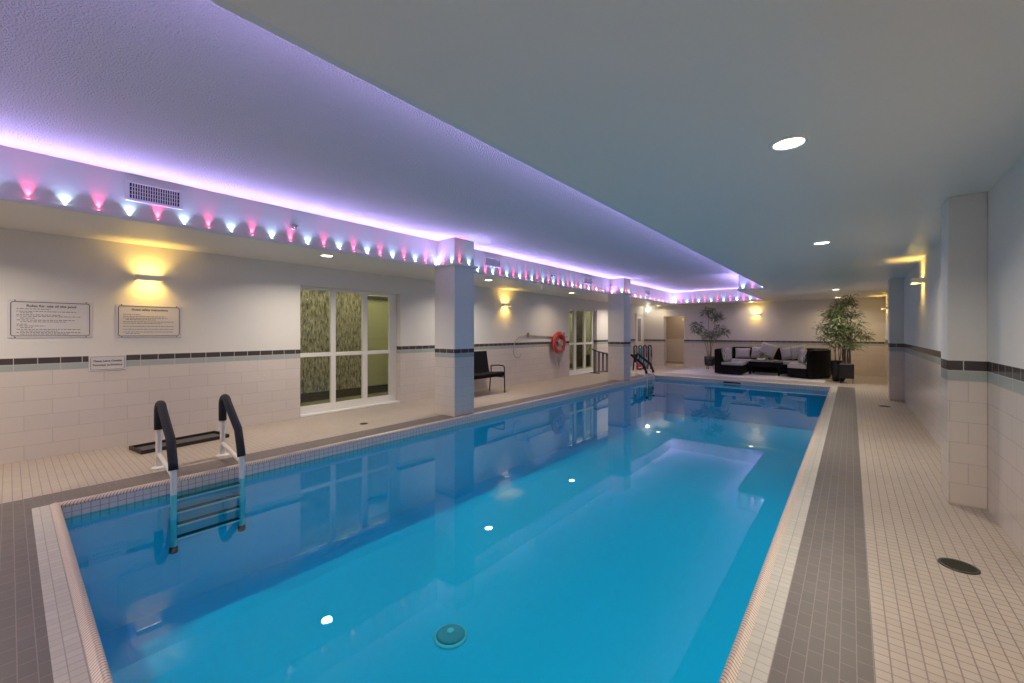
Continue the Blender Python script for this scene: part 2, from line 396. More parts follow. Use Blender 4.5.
# door on the left wall at the far end
root=bpy.data.objects.new('door_1',None); COL.objects.link(root); root.location=(XL,16.38,0); root['kind']='structure'; root['label']='white door with a tall narrow glass strip in the far corner'; root['category']='door'
bm=B(); box(bm,.0,.03,-.34,.34,.01,2.03,bev=.004); obj('door_leaf',bm,'white',root)
bm=B(); box(bm,.0,.045,-.4,-.345,0,2.1,bev=.004); box(bm,.0,.045,.345,.4,0,2.1,bev=.004); box(bm,.0,.045,-.4,.4,2.04,2.1,bev=.004); obj('door_frame',bm,'white',root)
bm=B(); box(bm,.03,.036,-.24,.08,.98,1.9); o=obj('glass_strip',bm,'glasstop',root)
bm=B(); tube(bm,[(.03,.24,1.0),(.08,.24,1.0),(.08,.14,1.0)],.01); obj('door_handle',bm,'chrome',root)

# ------------------------------------------------------------------ ceiling downlights
def make_downlight(label,warm,power,loc):
    t=thing('downlight',label,'light',loc,group='recessed ceiling lights')
    bm=B(); lathe(bm,[(.098,.0),(.098,-.006),(.09,-.010),(.078,-.010),(.072,-.004),(.072,.0)],28,cap=False); obj('trim_ring',bm,'white',t)
    bm=B(); lathe(bm,[(.072,-.001),(.07,-.006),(.05,-.008)],28); obj('lens',bm,'lenswarm' if warm else 'lens',t)
    light('downlight_lamp','AREA',(0,0,-.02),(0,0,0),power,(1,.78,.54) if warm else (1,.87,.71),t,shape='DISK',size=.13,spread=R(150))
    return t
PD=64
for x,y,l,wm in ((-.27,2.78,'large bright round ceiling light nearest the camera over the tiled walkway',0),(-.27,6.13,'second round ceiling light above the walkway, short of the far pier',0),
    (-.29,13.03,'round ceiling light over the walkway beyond the far pier',0),(-.31,16.0,'round ceiling light just in front of the bamboo top',1),
    (-5.62,2.8,'round ceiling light above the large window',0),(-5.7,6.19,'round ceiling light just past the near column above the bench',0),(-5.82,9.62,'warm round ceiling light over the life ring wall',1),
    (-5.85,13.25,'round ceiling light just behind the farther column',0),(-5.95,16.45,'round ceiling light in the far corner near the doorway',1),(-2.69,16.43,'round ceiling light directly above the end wall lamp',1),
    (-.27,-.6,'round ceiling light over the walkway behind the camera',2),(-5.6,-.6,'round ceiling light over the near corner outside the view',0)):
    make_downlight(l,wm,PD*(1.25 if wm==2 else 1) if wm!=1 else PD*(.14 if y>16.2 else .45),(x,y,ZC))

# ------------------------------------------------------------------ light strips
TILT=34
PURP=(.50,.38,1.0)
def strip(label,p0,p1,nrm,bulbs=True,P=13.5,spots=True,first=0):
    p0=Vector((*p0,0)); p1=Vector((*p1,0)); d=(p1-p0); L=d.length; d.normalize(); n=Vector((*nrm,0))
    t=thing('light_strip',label,'light strip',(p0.x+n.x*.001,p0.y+n.y*.001,ZC),group='coloured light strips around the raised ceiling')
    bm=B(); a=n*.045; vs=[]
    c=[Vector((0,0,0)),a,a+d*L,d*L]
    lo=[bm.verts.new(v+Vector((0,0,.002))) for v in c]; hi=[bm.verts.new(v+Vector((0,0,.028))) for v in c]
    bm.faces.new(lo[::-1]); bm.faces.new(hi)
    for k in range(4): bm.faces.new((lo[k],lo[(k+1)%4],hi[(k+1)%4],hi[k]))
    c=[a-n*.004,a,a+d*L,a-n*.004+d*L]
    lo=[bm.verts.new(v+Vector((0,0,.0281))) for v in c]; hi=[bm.verts.new(v+Vector((0,0,.036))) for v in c]
    bm.faces.new(lo[::-1]); bm.faces.new(hi)
    for k in range(4): bm.faces.new((lo[k],lo[(k+1)%4],hi[(k+1)%4],hi[k]))
    obj('ledge',bm,'fascia',t)
    k=0; s=.104-first*0
    ang=math.atan2(d.y,d.x)
    mid=d*(L/2)+n*.036
    aim=n*math.sin(R(TILT))+Vector((0,0,math.cos(R(TILT)))); zx=-aim; xx=d.copy(); yy=zx.cross(xx)
    lo_=light('violet_strip','AREA',(0,0,0),(0,0,0),P*L,PURP,t,shape='RECTANGLE',size=L,size_y=.016,spread=R(112))
    lo_.matrix_local=Matrix(((xx.x,yy.x,zx.x,mid.x),(xx.y,yy.y,zx.y,mid.y),(xx.z,yy.z,zx.z,.050),(0,0,0,1)))
    while s<L and bulbs:
        q=d*s+n*.016; red=(k+first)%2==0
        bm=B(); lathe(bm,[(.010,.027),(.010,.037),(.008,.044),(.003,.048)],8,(q.x,q.y,0)); obj('diode',bm,'ledr' if red else 'ledw',t)
        if spots:
            q=d*s+n*.012
            light('diode_beam','SPOT',(q.x,q.y,.051),(PI,0,0),SPR if red else SPW,(1,.07,.20) if red else (.50,.75,1),t,spot_size=R(60) if red else R(100),spot_blend=1.,shadow_soft_size=.006)
        s+=.208; k+=1
SPW,SPR=8.,16.
strip('coloured light strip along the long fascia up to the near column',(TX0,-1.25),(TX0,C1[2]),(1,0),first=0)
strip('coloured light strip on the long fascia between the two columns',(TX0,C1[3]),(TX0,C2[2]),(1,0),first=1)
strip('coloured light strip on the long fascia beyond the farther column',(TX0,C2[3]),(TX0,TY2),(1,0),first=1)
strip('coloured light strip across the far fascia above the end wall',(TX0+.05,TY2),(TX2,TY2),(0,-1),first=1)
strip('short coloured light strip on the step in the raised ceiling edge',(TX2,TY1),(TX1,TY1),(0,-1),first=1)
strip('light strip along the unseen fascia facing the near column',(TX1,TY0+.05),(TX1,TY1-.06),(-1,0),bulbs=False)
strip('light strip along the narrow fascia facing the farther column',(TX2,TY1+.05),(TX2,TY2-.06),(-1,0),bulbs=False)
strip('light strip across the fascia behind the camera',(TX0+.06,TY0),(TX1-.06,TY0),(0,1),bulbs=False)
for C,w in ((C1,'near'),(C2,'farther')):
    strip('light strip ledge on the camera-facing side of the %s column top'%w,(TX0+.05,C[2]),(C[1]+.045,C[2]),(0,-1),first=0,P=10)
    strip('light strip ledge on the pool side of the %s column top'%w,(C[1],C[2]),(C[1],C[3]+.045),(1,0),first=0,P=10)

# ------------------------------------------------------------------ wall lamps
def make_sconce(label,loc,rotz,power):
    # local +X points away from the wall
    t=thing('wall_lamp',label,'wall light',loc,rotz,group='up and down wall lamps')
    bm=B(); w,h,dp=.125,.033,.125
    box(bm,dp-.006,dp,-w,w,-h,h); box(bm,.0,dp-.006,-w,-w+.006,-h,h); box(bm,.0,dp-.006,w-.006,w,-h,h); box(bm,0,.006,-w+.006,w-.006,-h,h)
    obj('lamp_shade',bm,'white',t)
    bm=B(); box(bm,.06,.11,-w+.015,w-.015,-.006,.006,bev=.003); obj('diode_bar',bm,'sconce_glow',t)
    for s in (1,-1):
        for y in (-.09,0,.09):
            light('wall_lamp_beam','SPOT',(.095,y,.009*s),(PI if s>0 else 0,0,0),power/3,(1,.60,.10),t,spot_size=R(126),spot_blend=1.,shadow_soft_size=.004)
    return t
PS=34
make_sconce('warm wall lamp above the second rules board near the pool ladder',(XL+.001,1.09,2.01),0,PS)
make_sconce('warm wall lamp on the wall beside the life ring pole',(XL+.001,7.88,2.03),0,PS)
make_sconce('warm wall lamp on the end wall above the sofas',(-2.59,YF-.001,1.97),-PI/2,PS*.45)
make_sconce('wall lamp on the walkway wall between the two piers',(XR-.001,8.34,2.09),PI,PS*.7)
make_sconce('wall lamp on the walkway wall in the far corner by the bamboo',(XR-.001,16.1,2.06),PI,PS*.6)
t=thing('ball_lamp','small glowing ball lamp on the wall in the far corner','light',(-6.45,YF-.002,2.27))
bm=B(); lathe(bm,[(.05,0),(.05,.02),(.02,.03),(.02,.08)],16,axis='Y'); obj('wall_mount',bm,'white',t)
bm=B(); lathe(bm,[(.075*math.sin(a)+.001,-.075*math.cos(a)) for a in [PI*i/10 for i in range(11)]],18,(0,-.14,0)); obj('globe',bm,'ballglow',t)
light('ball_lamp_light','POINT',(0,-.26,0),(0,0,0),1.5,(1,.92,.75),t,shadow_soft_size=.07)
# corridor and passage lamps
for y in (3.1,4.6,6.6,12.0,13.6,15.2): light('corridor_lamp','AREA',(-7.45,y,2.2),(PI,0,0),58,(1,.93,.84),None,shape='RECTANGLE',size=.5,size_y=1.2)
light('passage_lamp','AREA',(-5.4,17.7,2.48),(0,0,0),24,(1,.82,.62),None,shape='DISK',size=.3)
t=thing('exit_lamp','tiny yellow-green lit box inside the doorway head','light',(-5.16,17.1,1.86))
bm=B(); box(bm,-.05,.05,-.02,.02,-.04,.04,bev=.004); obj('lamp_box',bm,'exit',t)
bm=B(); tube(bm,[(0,0,.04),(0,0,.64)],.006,6); obj('hanger',bm,'white',t)

# ------------------------------------------------------------------ vents and sprinklers on the fascia
def make_vent(label,y0,y1,z0,z1,n):
    t=thing('air_vent',label,'vent',(TX0+.001,y0,z0),group='air vents in the fascia')
    L=y1-y0;H=z1-z0; bm=B(); b=.028
    box(bm,0,.012,0,L,0,b,bev=.003); box(bm,0,.012,0,L,H-b,H,bev=.003); box(bm,0,.012,0,b,b,H-b,bev=.003); box(bm,0,.012,L-b,L,b,H-b,bev=.003)
    obj('frame',bm,'fascia',t)
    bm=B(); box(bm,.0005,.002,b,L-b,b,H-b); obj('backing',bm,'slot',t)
    bm=B()
    for i in range(1,n): 
        y=b+(L-2*b)*i/n; box(bm,.002,.010,y-.0035,y+.0035,b,H-b)
    for k in (1,2,3): z=b+(H-2*b)*k/4; box(bm,.004,.007,b,L-b,z-.002,z+.002)
    obj('grille',bm,'fascia',t)
make_vent('white air vent grille on the fascia above the rules boards',.70,1.13,2.60,2.80,20)
make_vent('air vent grille on the fascia just past the near column',5.66,6.10,2.60,2.78,18)
make_vent('air vent grille on the fascia just before the farther column',9.36,9.8,2.60,2.78,18)
make_vent('distant air vent grille on the fascia beyond the farther column',13.4,13.85,2.60,2.78,18)
def sprinkler(label,y,z):
    t=thing('fire_sprinkler',label,'sprinkler',(TX0+.001,y,z),group='sprinkler heads on the fascia')
    bm=B(); lathe(bm,[(.035,0),(.035,.005),(.015,.012)],16,axis='X'); obj('rosette',bm,'chrome',t)
    bm=B(); tube(bm,[(.01,0,0),(.05,0,0)],.009,8); tube(bm,[(.045,-.012,0),(.075,-.012,0)],.003,6); tube(bm,[(.045,.012,0),(.075,.012,0)],.003,6); obj('nozzle',bm,'chrome',t)
    bm=B(); box(bm,.075,.078,-.025,.025,.0,.02,bev=.002); obj('deflector',bm,'chrome',t)
sprinkler('small metal sprinkler head on the fascia between vent and near column',2.22,2.64)
sprinkler('small metal sprinkler head on the fascia between the two columns',7.9,2.63)

# ------------------------------------------------------------------ pool ladders
def make_ladder(label,loc):
    # local origin: deck at coping, first rail. +X into the pool, +Y along the edge
    t=thing('pool_ladder',label,'pool ladder',loc,group='pool ladders')
    for i,y in enumerate((0,.54)):
        xb,xf=-.53,.055
        pts=[(xb,y,.0),(xb,y,.2),(xb,y,.40),(xb,y,.56)]
        pts=pts+arc((xb+.085,y,.56),.085,PI,R(28),8)[1:]
        pts+= [(xf-.10,y,.36),(xf-.02,y,.155)]
        pts+= arc((xf-.055,y,.10),.055,R(25),0,3)+[(xf,y,-.2),(xf,y,-.60)]
        bm=B(); tube(bm,pts,.025,12); rail=obj('rail',bm,'white',t)
        sp=[(xb,y,.385),(xb,y,.56)]+arc((xb+.085,y,.56),.085,PI,R(28),10)[1:]+[(xf-.10,y,.36),(xf-.022,y,.165),(xf-.004,y,.10)]
        bm=B(); tube(bm,sp,.037,14); g=obj('grip_sleeve',bm,'black',rail); g['label']='black foam grip sleeve'
        bm=B(); tube(bm,[(xb,y,.14),(xf-.07,y,.055),(xf,y,.03)],.019,10); obj('brace',bm,'white',rail)
        bm=B(); lathe(bm,[(.062,0),(.062,.008),(.05,.016),(.026,.022)],20,(xb,y,0)); obj('flange',bm,'white',rail)
        bm=B(); lathe(bm,[(.034,-.64),(.034,-.60),(.022,-.58)],12,(xf,y,0)); obj('rubber_foot',bm,'blackp',rail)
    for k in range(4):
        z=-.165-.118*k
        bm=B(); box(bm,.02,.085,.02,.52,z-.014,z+.004,bev=.004,mi=0); box(bm,.024,.081,.022,.518,z+.004,z+.010,mi=1); obj('step',bm,['white','blackp'],t)
    return t
lad=make_ladder('white pool ladder with black grip sleeves near the boot tray',(PX0+.0,.945,0))
dup(lad,(PX0,12.15,0),'distant white pool ladder with black grips at the far pool corner')

# ------------------------------------------------------------------ boot tray
t=thing('boot_tray','long black shallow boot tray on the deck against the tiled wall','tray',(-6.29,1.335,0.001),R(8))
bm=B(); box(bm,-.17,.17,-.42,.42,0,.010,bev=.004); obj('tray_base',bm,'blackp',t)
bm=B()
for (a,b,c,d) in ((-.19,.19,-.44,-.42),(-.19,.19,.42,.44),(-.19,-.17,-.44,.44),(.17,.19,-.44,.44)): box(bm,a,b,c,d,.0,.042,bev=.005)
obj('rim',bm,'blackp',t)
bm=B()
for i in range(35):
    y=-.40+i*.0232; box(bm,-.15,.15,y,y+.012,.010,.018)
o=obj('ribbed_mat',bm,'greymetal',t)

# ------------------------------------------------------------------ signs
def txt(body,size,loc,parent,mat='ink',align='CENTER',ext=.0006,sx=1.):
    c=bpy.data.curves.new('lettering','FONT'); c.body=body; c.size=size; c.align_x=align; c.align_y='CENTER'; c.extrude=ext; c.materials.append(M[mat]); c.offset=.0012*size/.05
    o=bpy.data.objects.new('lettering',c); COL.objects.link(o)
    dg=bpy.context.evaluated_depsgraph_get(); dg.update(); me=bpy.data.meshes.new_from_object(o.evaluated_get(dg)); bpy.data.objects.remove(o)
    if not me.materials: me.materials.append(M[mat])
    o=bpy.data.objects.new('lettering',me); COL.objects.link(o); o.parent=parent; o.location=loc; o.rotation_euler=(PI/2,0,PI/2); o.scale=(sx,1,1); return o
def sign(name,label,y0,y1,z0,z1,head,hs,lines,seed,hx=1.):
    t=thing(name,label,'sign',(XL+.001,y0,z0)); L=y1-y0;H=z1-z0; rnd=random.Random(seed)
    bm=B(); box(bm,0,.008,0,L,0,H,bev=.003); obj('board',bm,'sign',t)
    i=.022; bm=B(); r=.02
    pts=[]
    for (cy,cz,a) in ((L-i-r,H-i-r,0),(i+r,H-i-r,PI/2),(i+r,i+r,PI),(L-i-r,i+r,1.5*PI)): pts+=arc((.0085,cy,cz),r,a,a+PI/2,4,'YZ')
    tube(bm,pts,.0032,4,closed=True); obj('border_line',bm,'ink',t)
    if head: txt(head,hs,(.0088,L/2,H-.062),t,sx=hx)
    bm=B()
    for (z,frac,ind) in lines:
        y=.06 if ind else .085
        end=.06+(L-.12)*frac
        while y<end:
            w=rnd.uniform(.010,.034); box(bm,.0082,.0088,y,min(y+w,end),H*z-.0027,H*z+.0027); y+=w+.006
        
    if lines: obj('small_lettering',bm,'ink',t)
    bm=B()
    for y in (.05,L-.05):
        for z in (.008,H-.008): lathe(bm,[(.006,.008),(.006,.011),(.003,.013)],8,(0,y,z),axis='X')
    obj('screw',bm,'blackp',t)
sign('rules_sign','larger white rules board with dark border nearest the corner of the photo',-.01,.605,1.29,1.69,'Rules for use of the pool',.036,
     [(.765,.48,1),(.70,.88,1),(.66,.22,0),(.61,.62,1),(.57,.93,1),(.52,.25,0),(.47,.85,1),(.425,.70,0),(.36,.14,1),(.315,.40,1),(.27,.22,0),(.225,.93,1),(.18,.58,0),(.14,.93,1),(.10,.75,0)],1)
sign('safety_sign','white notice board directly under the warm wall lamp',.80,1.415,1.285,1.685,'Guest safety instructions',.034,
     [(.70,.32,1),(.64,.80,1),(.585,.84,1),(.54,.62,0),(.48,.96,1),(.43,.72,1),(.34,.97,1),(.25,.96,1),(.17,.95,1),(.12,.30,0)],2)
t=thing('footwear_sign','small white footwear notice across the dark tile band','sign',(XL+.001,.575,.905))
bm=B(); box(bm,0,.006,0,.315,0,.175,bev=.002); obj('board',bm,'sign',t)
bm=B(); pts=[]
for (cy,cz,a) in ((.285,.147,0),(.03,.147,PI/2),(.03,.028,PI),(.285,.028,1.5*PI)): pts+=arc((.0062,cy,cz),.014,a,a+PI/2,4,'YZ')
tube(bm,pts,.0016,4,closed=True); obj('border_line',bm,'ink',t)
txt('Please Leave Outside',.030,(.0066,.157,.112),t,sx=.92); txt('Footwear at Entrance',.030,(.0066,.157,.066),t,sx=.92)

# ------------------------------------------------------------------ bench behind the near column
t=thing('garden_bench','black sling armchair bench against the wall behind the near column','bench',(-6.23,6.45,0))
bm=B(); 
import itertools
def slab(bm,prof,y0,y1,th):
    # prof: side polyline (x,z); extrude thickness th downward/back
    n=len(prof); top0=[bm.verts.new((x,y0,z)) for x,z in prof]; top1=[bm.verts.new((x,y1,z)) for x,z in prof]
    off=[]
    for i in range(n):
        a=Vector(prof[max(i-1,0)]); b=Vector(prof[min(i+1,n-1)]); d=(b-a).normalized(); off.append(Vector((d.y,-d.x))*th)
    bo0=[bm.verts.new((prof[i][0]+off[i].x,y0,prof[i][1]+off[i].y)) for i in range(n)]; bo1=[bm.verts.new((prof[i][0]+off[i].x,y1,prof[i][1]+off[i].y)) for i in range(n)]
    for i in range(n-1):
        for q in ((top0[i],top0[i+1],top1[i+1],top1[i]),(bo0[i+1],bo0[i],bo1[i],bo1[i+1]),(top0[i+1],top0[i],bo0[i],bo0[i+1]),(top1[i],top1[i+1],bo1[i+1],bo1[i])): bm.faces.new(q)
    bm.faces.new((top0[0],top1[0],bo1[0],bo0[0])); bm.faces.new((top0[-1],bo0[-1],bo1[-1],top1[-1])); return bm
HB=.59
bm=B(); slab(bm,[(.25,.375),(.2,.39),(0,.372),(-.12,.365)],-HB+.03,HB-.03,.085); obj('seat',bm,'sling',t)
bm=B(); slab(bm,[(-.12,.37),(-.16,.5),(-.20,.70),(-.235,.92)],-HB+.03,HB-.13,.045); obj('backrest',bm,'sling',t)
for y in (-HB,HB):
    bm=B(); tube(bm,[(.24,y,0),(.235,y,.3),(.23,y,.53)]+arc((.18,y,.55),.05,0,PI/2,5)+[(.05,y,.605),(-.17,y,.585)],.014,8); obj('arm',bm,'blackm',t)
    bm=B(); tube(bm,[(-.215,y,0),(-.19,y,.33),(-.165,y,.40),(-.17,y,.50),(-.175,y,.585)],.014,8); obj('leg',bm,'blackm',t)
    bm=B(); tube(bm,[(-.19,y,.345),(.235,y,.345)],.013,8); obj('side_bar',bm,'blackm',t)

# ------------------------------------------------------------------ life ring, pole
t=thing('life_ring','red life ring hanging on the wall between bench and far window','life ring',(XL+.135,10.13,1.04))
bm=B(); tube(bm,[(0,.25*math.cos(a),.25*math.sin(a)) for a in [2*PI*i/40 for i in range(40)]],.072,14,closed=True); obj('ring',bm,'red',t)
bm=B(); tube(bm,[(-.134,0,.228),(-.03,0,.228),(-.01,0,.25)],.010,8); obj('wall_mount',bm,'pole',t)
bm=B()
for q in range(4):
    a0=PI/4+q*PI/2; c=[]
    for i in range(9):
        a=a0+ (i-4)*.19; rr=.335+.012*math.cos((i-4)*.8); c.append((.03,rr*math.cos(a),rr*math.sin(a)))
    tube(bm,c,.009,6)
obj('grab_line',bm,'rope',t)
bm=B()
for k in range(5): tube(bm,[(.03+.012*k,.055*math.cos(a)+.01*k,.085*math.sin(a)) for a in [2*PI*i/16 for i in range(16)]],.009,6,closed=True)
for dy in (-.12,-.06,.0,.05,.11):
    tube(bm,smooth_path([(.05,dy*.4,-.08),(.06,dy,-.3),(.03,dy*.9,-.42),(.01,dy*.35,-.58-.1*abs(dy)),(.02,.02,-.72)]),.009,6)
obj('rope_coil',bm,'rope',t)
t=thing('rescue_hook','long rescue pole with a curved hook mounted on the wall behind the life ring','rescue pole',(XL+.02,8.7,1.25))
bm=B(); tube(bm,[(.015,0,.005),(.015,2.05,-.04)],.016,8); obj('pole',bm,'pole',t)
bm=B(); tube(bm,smooth_path([(.015,.02,.005),(.015,-.2,.0),(.03,-.38,-.06),(.04,-.50,-.18),(.04,-.555,-.33),(.04,-.53,-.47),(.05,-.44,-.555),(.06,-.34,-.545),(.07,-.28,-.47)]),.010,8); obj('hook',bm,'pole',t)
for y in (.12,1.9):
    bm=B(); box(bm,-.018,.03,y-.012,y+.012,-.03,.09,bev=.003); obj('bracket',bm,'pole',t)

# ------------------------------------------------------------------ slatted panel by the far window
t=thing('folding_rack','grey slatted folded rack leaning by the far window','rack',(-6.44,12.52,0),R(-9))
for k in range(4):
    y=-.33+.22*k; h=.74-.045*k
    bm=B(); box(bm,-.007,.007,y-.062,y+.062,.02,h,bev=.003); obj('slat',bm,'slat',t)
bm=B(); tube(bm,[(.03,-.5,.80),(.03,-.36,.75),(.03,.40,.60)],.02,8); obj('top_bar',bm,'blackm',t)
bm=B(); tube(bm,[(.03,-.45,.05),(.03,.40,.05)],.018,8); obj('bottom_bar',bm,'slat',t)
for y in (-.34,.34):
    bm=B(); tube(bm,[(-.18,y,.015),(.2,y,.015)],.015,8); obj('foot',bm,'slat',t)

# ------------------------------------------------------------------ folded chairs by the far left wall
def folded_chair(label,loc,mat,rz):
    t=thing('folded_chair',label,'chair',loc,rz,group='folded chairs in a row')
    for y in (-.07,.07):
        bm=B(); tube(bm,[(-.03,y,.012),(.02,y,.45),(.0,y,.80)],.024,8); obj('leg',bm,'blackm',t)
    bm=B(); tube(bm,[(.0,-.07,.78)]+arc((0,0,.80),.07,PI,0,8,'YZ')+[(.0,.07,.78)],.026,8); obj('top_rail',bm,'blackm',t)
    bm=B(); box(bm,-.012,.012,-.055,.055,.46,.80,bev=.008); obj('backrest',bm,mat,t)
    bm=B(); box(bm,.025,.055,-.06,.06,.12,.46,bev=.01); obj('seat',bm,mat,t)
    return t
for (x,y,l,m) in ((-5.88,14.02,'folded dark chair closest to the column at the far corner',  'mesh'),(-5.80,14.26,'second folded dark chair of the row at the far corner','blue'),(-5.72,14.5,'third folded dark chair of the row at the far corner','mesh'),(-5.64,14.74,'last folded dark chair of the row, closest to the doorway','mesh')):
    folded_chair(l,(x,y,0),m,R(-25))
t=thing('life_vest','dark red buoyancy vest slumped on the deck before the folded chairs','life vest',(-5.66,13.86,0))
bm=B(); box(bm,-.06,.02,-.13,-.01,.02,.30,bev=.03,seg=3); obj('front_panel',bm,'maroon',t)
bm=B(); box(bm,-.06,.02,.01,.13,.02,.28,bev=.03,seg=3); obj('front_panel',bm,'maroon',t)
bm=B(); box(bm,.021,.035,-.135,.135,.12,.145,bev=.003); obj('belt',bm,'white',t)
bm=B(); box(bm,-.14,-.062,-.12,.12,.0,.34,bev=.03,seg=3); obj('back_panel',bm,'blackp',t)

# ------------------------------------------------------------------ floor drains, pool drain, skimmer
def drain(label,loc,r):
    t=thing('floor_drain',label,'drain',loc,group='floor drains')
    bm=B(); lathe(bm,[(r,0),(r,.004),(r*.86,.006),(r*.84,.003)],28,cap=False); obj('rim',bm,'drain',t)
    bm=B(); lathe(bm,[(r*.85,.001),(r*.85,.002)],28); obj('pit',bm,'draindark',t)
    bm=B()
    for k in range(-4,5):
        y=k*r*.18; h=math.sqrt(max((r*.84)**2-y*y,0)); box(bm,-h,h,y-r*.035,y+r*.035,.002,.005)
    obj('grate',bm,'drain',t)
drain('dark round floor drain in the beige walkway before the near pier',(.48,3.475,.0005),.086)
drain('small round floor drain below the large window',(-5.55,3.32,.0005),.06)
drain('small floor drain at the foot of the far pier',(.47,10.1,.0005),.085)
t=thing('pool_drain','round pale main drain cover on the pool floor','drain',(-2.54,2.30,ZB+.001))
bm=B(); lathe(bm,[(.135,0),(.135,.012),(.12,.02)],32); obj('rim',bm,'paint',t)
bm=B(); lathe(bm,[(.118,.02),(.10,.035),(.06,.045),(.03,.048)],32); obj('cover',bm,'drain_cover',t)
bm=B(); lathe(bm,[(.03,.047),(.028,.056),(.008,.056),(.008,.053)],20); obj('boss',bm,'white',t)
t=thing('pool_skimmer','dark slot of a skimmer in the far pool wall tiles','skimmer',(-2.6,PY1+.003,-.075))
bm=B(); box(bm,-.22,.22,-.008,-.001,-.02,.018,bev=.002); obj('throat',bm,'draindark',t)
bm=B(); box(bm,-.235,.235,-.010,-.002,.018,.026,bev=.002); box(bm,-.235,.235,-.010,-.002,-.027,-.02,bev=.002); obj('frame',bm,'greymetal',t)


# ------------------------------------------------------------------ lounge
def pillow(name,w,h,th,mat,label,loc,rot,group='scatter cushions on the sofas'):
    bm=B(); n=10; g={}
    for s in (1,-1):
        for i in range(n+1):
            for j in range(n+1):
                u=2*i/n-1; v=2*j/n-1
                if s<0 and (i in (0,n) or j in (0,n)): continue
                e=max(0,(1-u**4)*(1-v**4))**.5
                k=1-.06*(1-abs(u*v))*max(abs(u),abs(v))
                g[i,j,s]=bm.verts.new((u*w/2*k,s*th/2*e,v*h/2*k))
    def G(i,j,s): return g[i,j,1] if (i in (0,n) or j in (0,n)) else g[i,j,s]
    for s in (1,-1):
        for i in range(n):
            for j in range(n):
                f=bm.faces.new((G(i,j,s),G(i+1,j,s),G(i+1,j+1,s),G(i,j+1,s))); f.smooth=True
    o=obj(name,bm,mat,None,loc,rot); tag(o,label,'cushion',group); return o
bm=B(); box(bm,-4.75,-.55,13.75,16.75,.0005,.008,bev=.002); o=obj('floor_rug',bm,'rug'); tag(o,'wide pale rug under the sofas and coffee table','rug')
# left unit, backrest towards the doorway side, facing the table
t=thing('sofa_chair','black wicker sofa unit at the doorway end facing the coffee table','sofa',(-3.0,14.8,.009))
bm=B(); box(bm,-.2,.4,-.42,.42,.03,.30,bev=.02); obj('base',bm,'wicker',t)
bm=B(); box(bm,-.40,-.2,-.42,.42,.03,.81,bev=.045,seg=3); obj('backrest',bm,'wicker',t)
bm=B(); box(bm,-.2,.40,-.41,.41,.30,.40,bev=.03,seg=3); obj('seat_cushion',bm,'seat',t)
# right unit with curved outer back
t=thing('curved_sofa','black wicker sofa end with tall curved back beside the bamboo planters','sofa',(-1.0,15.2,.009))
inner=[(0.02,-.72),(.05,-.60),(.12,-.2),(.17,.15),(.15,.36),(.10,.54)]
outer=[(.06,-.76),(.20,-.68),(.42,-.28),(.53,.05),(.54,.32),(.51,.55)]
def prism(bm,poly,z0,z1,bev=.03):
    lo=[bm.verts.new((x,y,z0)) for x,y in poly]; hi=[bm.verts.new((x,y,z1)) for x,y in poly]; n=len(poly)
    fs=[bm.faces.new(lo[::-1]),bm.faces.new(hi)]+[bm.faces.new((lo[k],lo[(k+1)%n],hi[(k+1)%n],hi[k])) for k in range(n)]
    if bev: bmesh.ops.bevel(bm,geom=[e for e in fs[1].edges],offset=bev,segments=3,affect='EDGES')
    return bm
sm=lambda p:[(v.x,v.y) for v in smooth_path([(a,b,0) for a,b in p],5)]
bm=B(); prism(bm,sm(inner)+sm(outer)[::-1],.03,.815); obj('backrest',bm,'wicker',t)
seatp=[(-.46,-.52),(.0,-.70)]+sm(inner)[3:-4]+[(.08,.55),(-.46,.55)]
bm=B(); prism(bm,seatp,.03,.29,.01); obj('base',bm,'wicker',t)
bm=B(); prism(bm,seatp,.29,.40,.03); obj('seat_cushion',bm,'seat',t)
# long back sofa along the wall
t=thing('long_sofa','long black wicker sofa with back to the end wall','sofa',(-2.15,16.2,.009))
bm=B(); box(bm,-1.15,1.62,-.42,.22,.03,.30,bev=.02); obj('base',bm,'wicker',t)
bm=B(); box(bm,-1.15,1.62,.22,.42,.03,.82,bev=.045,seg=3); obj('backrest',bm,'wicker',t)
for x0,x1 in ((-1.13,-.42),(-.41,.30),(.31,.99),(1.0,1.61)):
    bm=B(); box(bm,x0,x1,-.41,.20,.30,.41,bev=.03,seg=3); obj('seat_cushion',bm,'seat',t)
zs=.42
pillow('cushion',.44,.44,.17,'pattern','grey cushion leaning in the wicker unit at the doorway end',(-3.07,14.55,.64),(R(-12),0,R(78)))
pillow('cushion',.46,.36,.16,'seat','plain pale cushion at the doorway end of the long sofa',(-2.92,16.25,.62),(R(-14),0,R(6)))
pillow('cushion',.52,.42,.18,'seat','plain wide cushion second along the long sofa',(-2.4,16.24,.645),(R(-14),R(4),0))
pillow('cushion',.48,.46,.18,'pattern','patterned cushion in front of the plain wide cushion',(-2.12,15.93,.745),(R(-18),R(18),R(-8)))
pillow('cushion',.50,.42,.17,'seat','plain cushion on the long sofa near the curved end',(-1.55,16.2,.665),(R(-14),R(-10),0))
pillow('cushion',.46,.42,.17,'pattern','striped cushion tilted beside the curved sofa end',(-1.28,15.93,.72),(R(-16),R(-16),R(-14)))
pillow('cushion',.42,.42,.16,'pattern','grey cushion propped against the curved sofa back',(-1.10,14.86,.635),(R(-8),0,R(-66)))
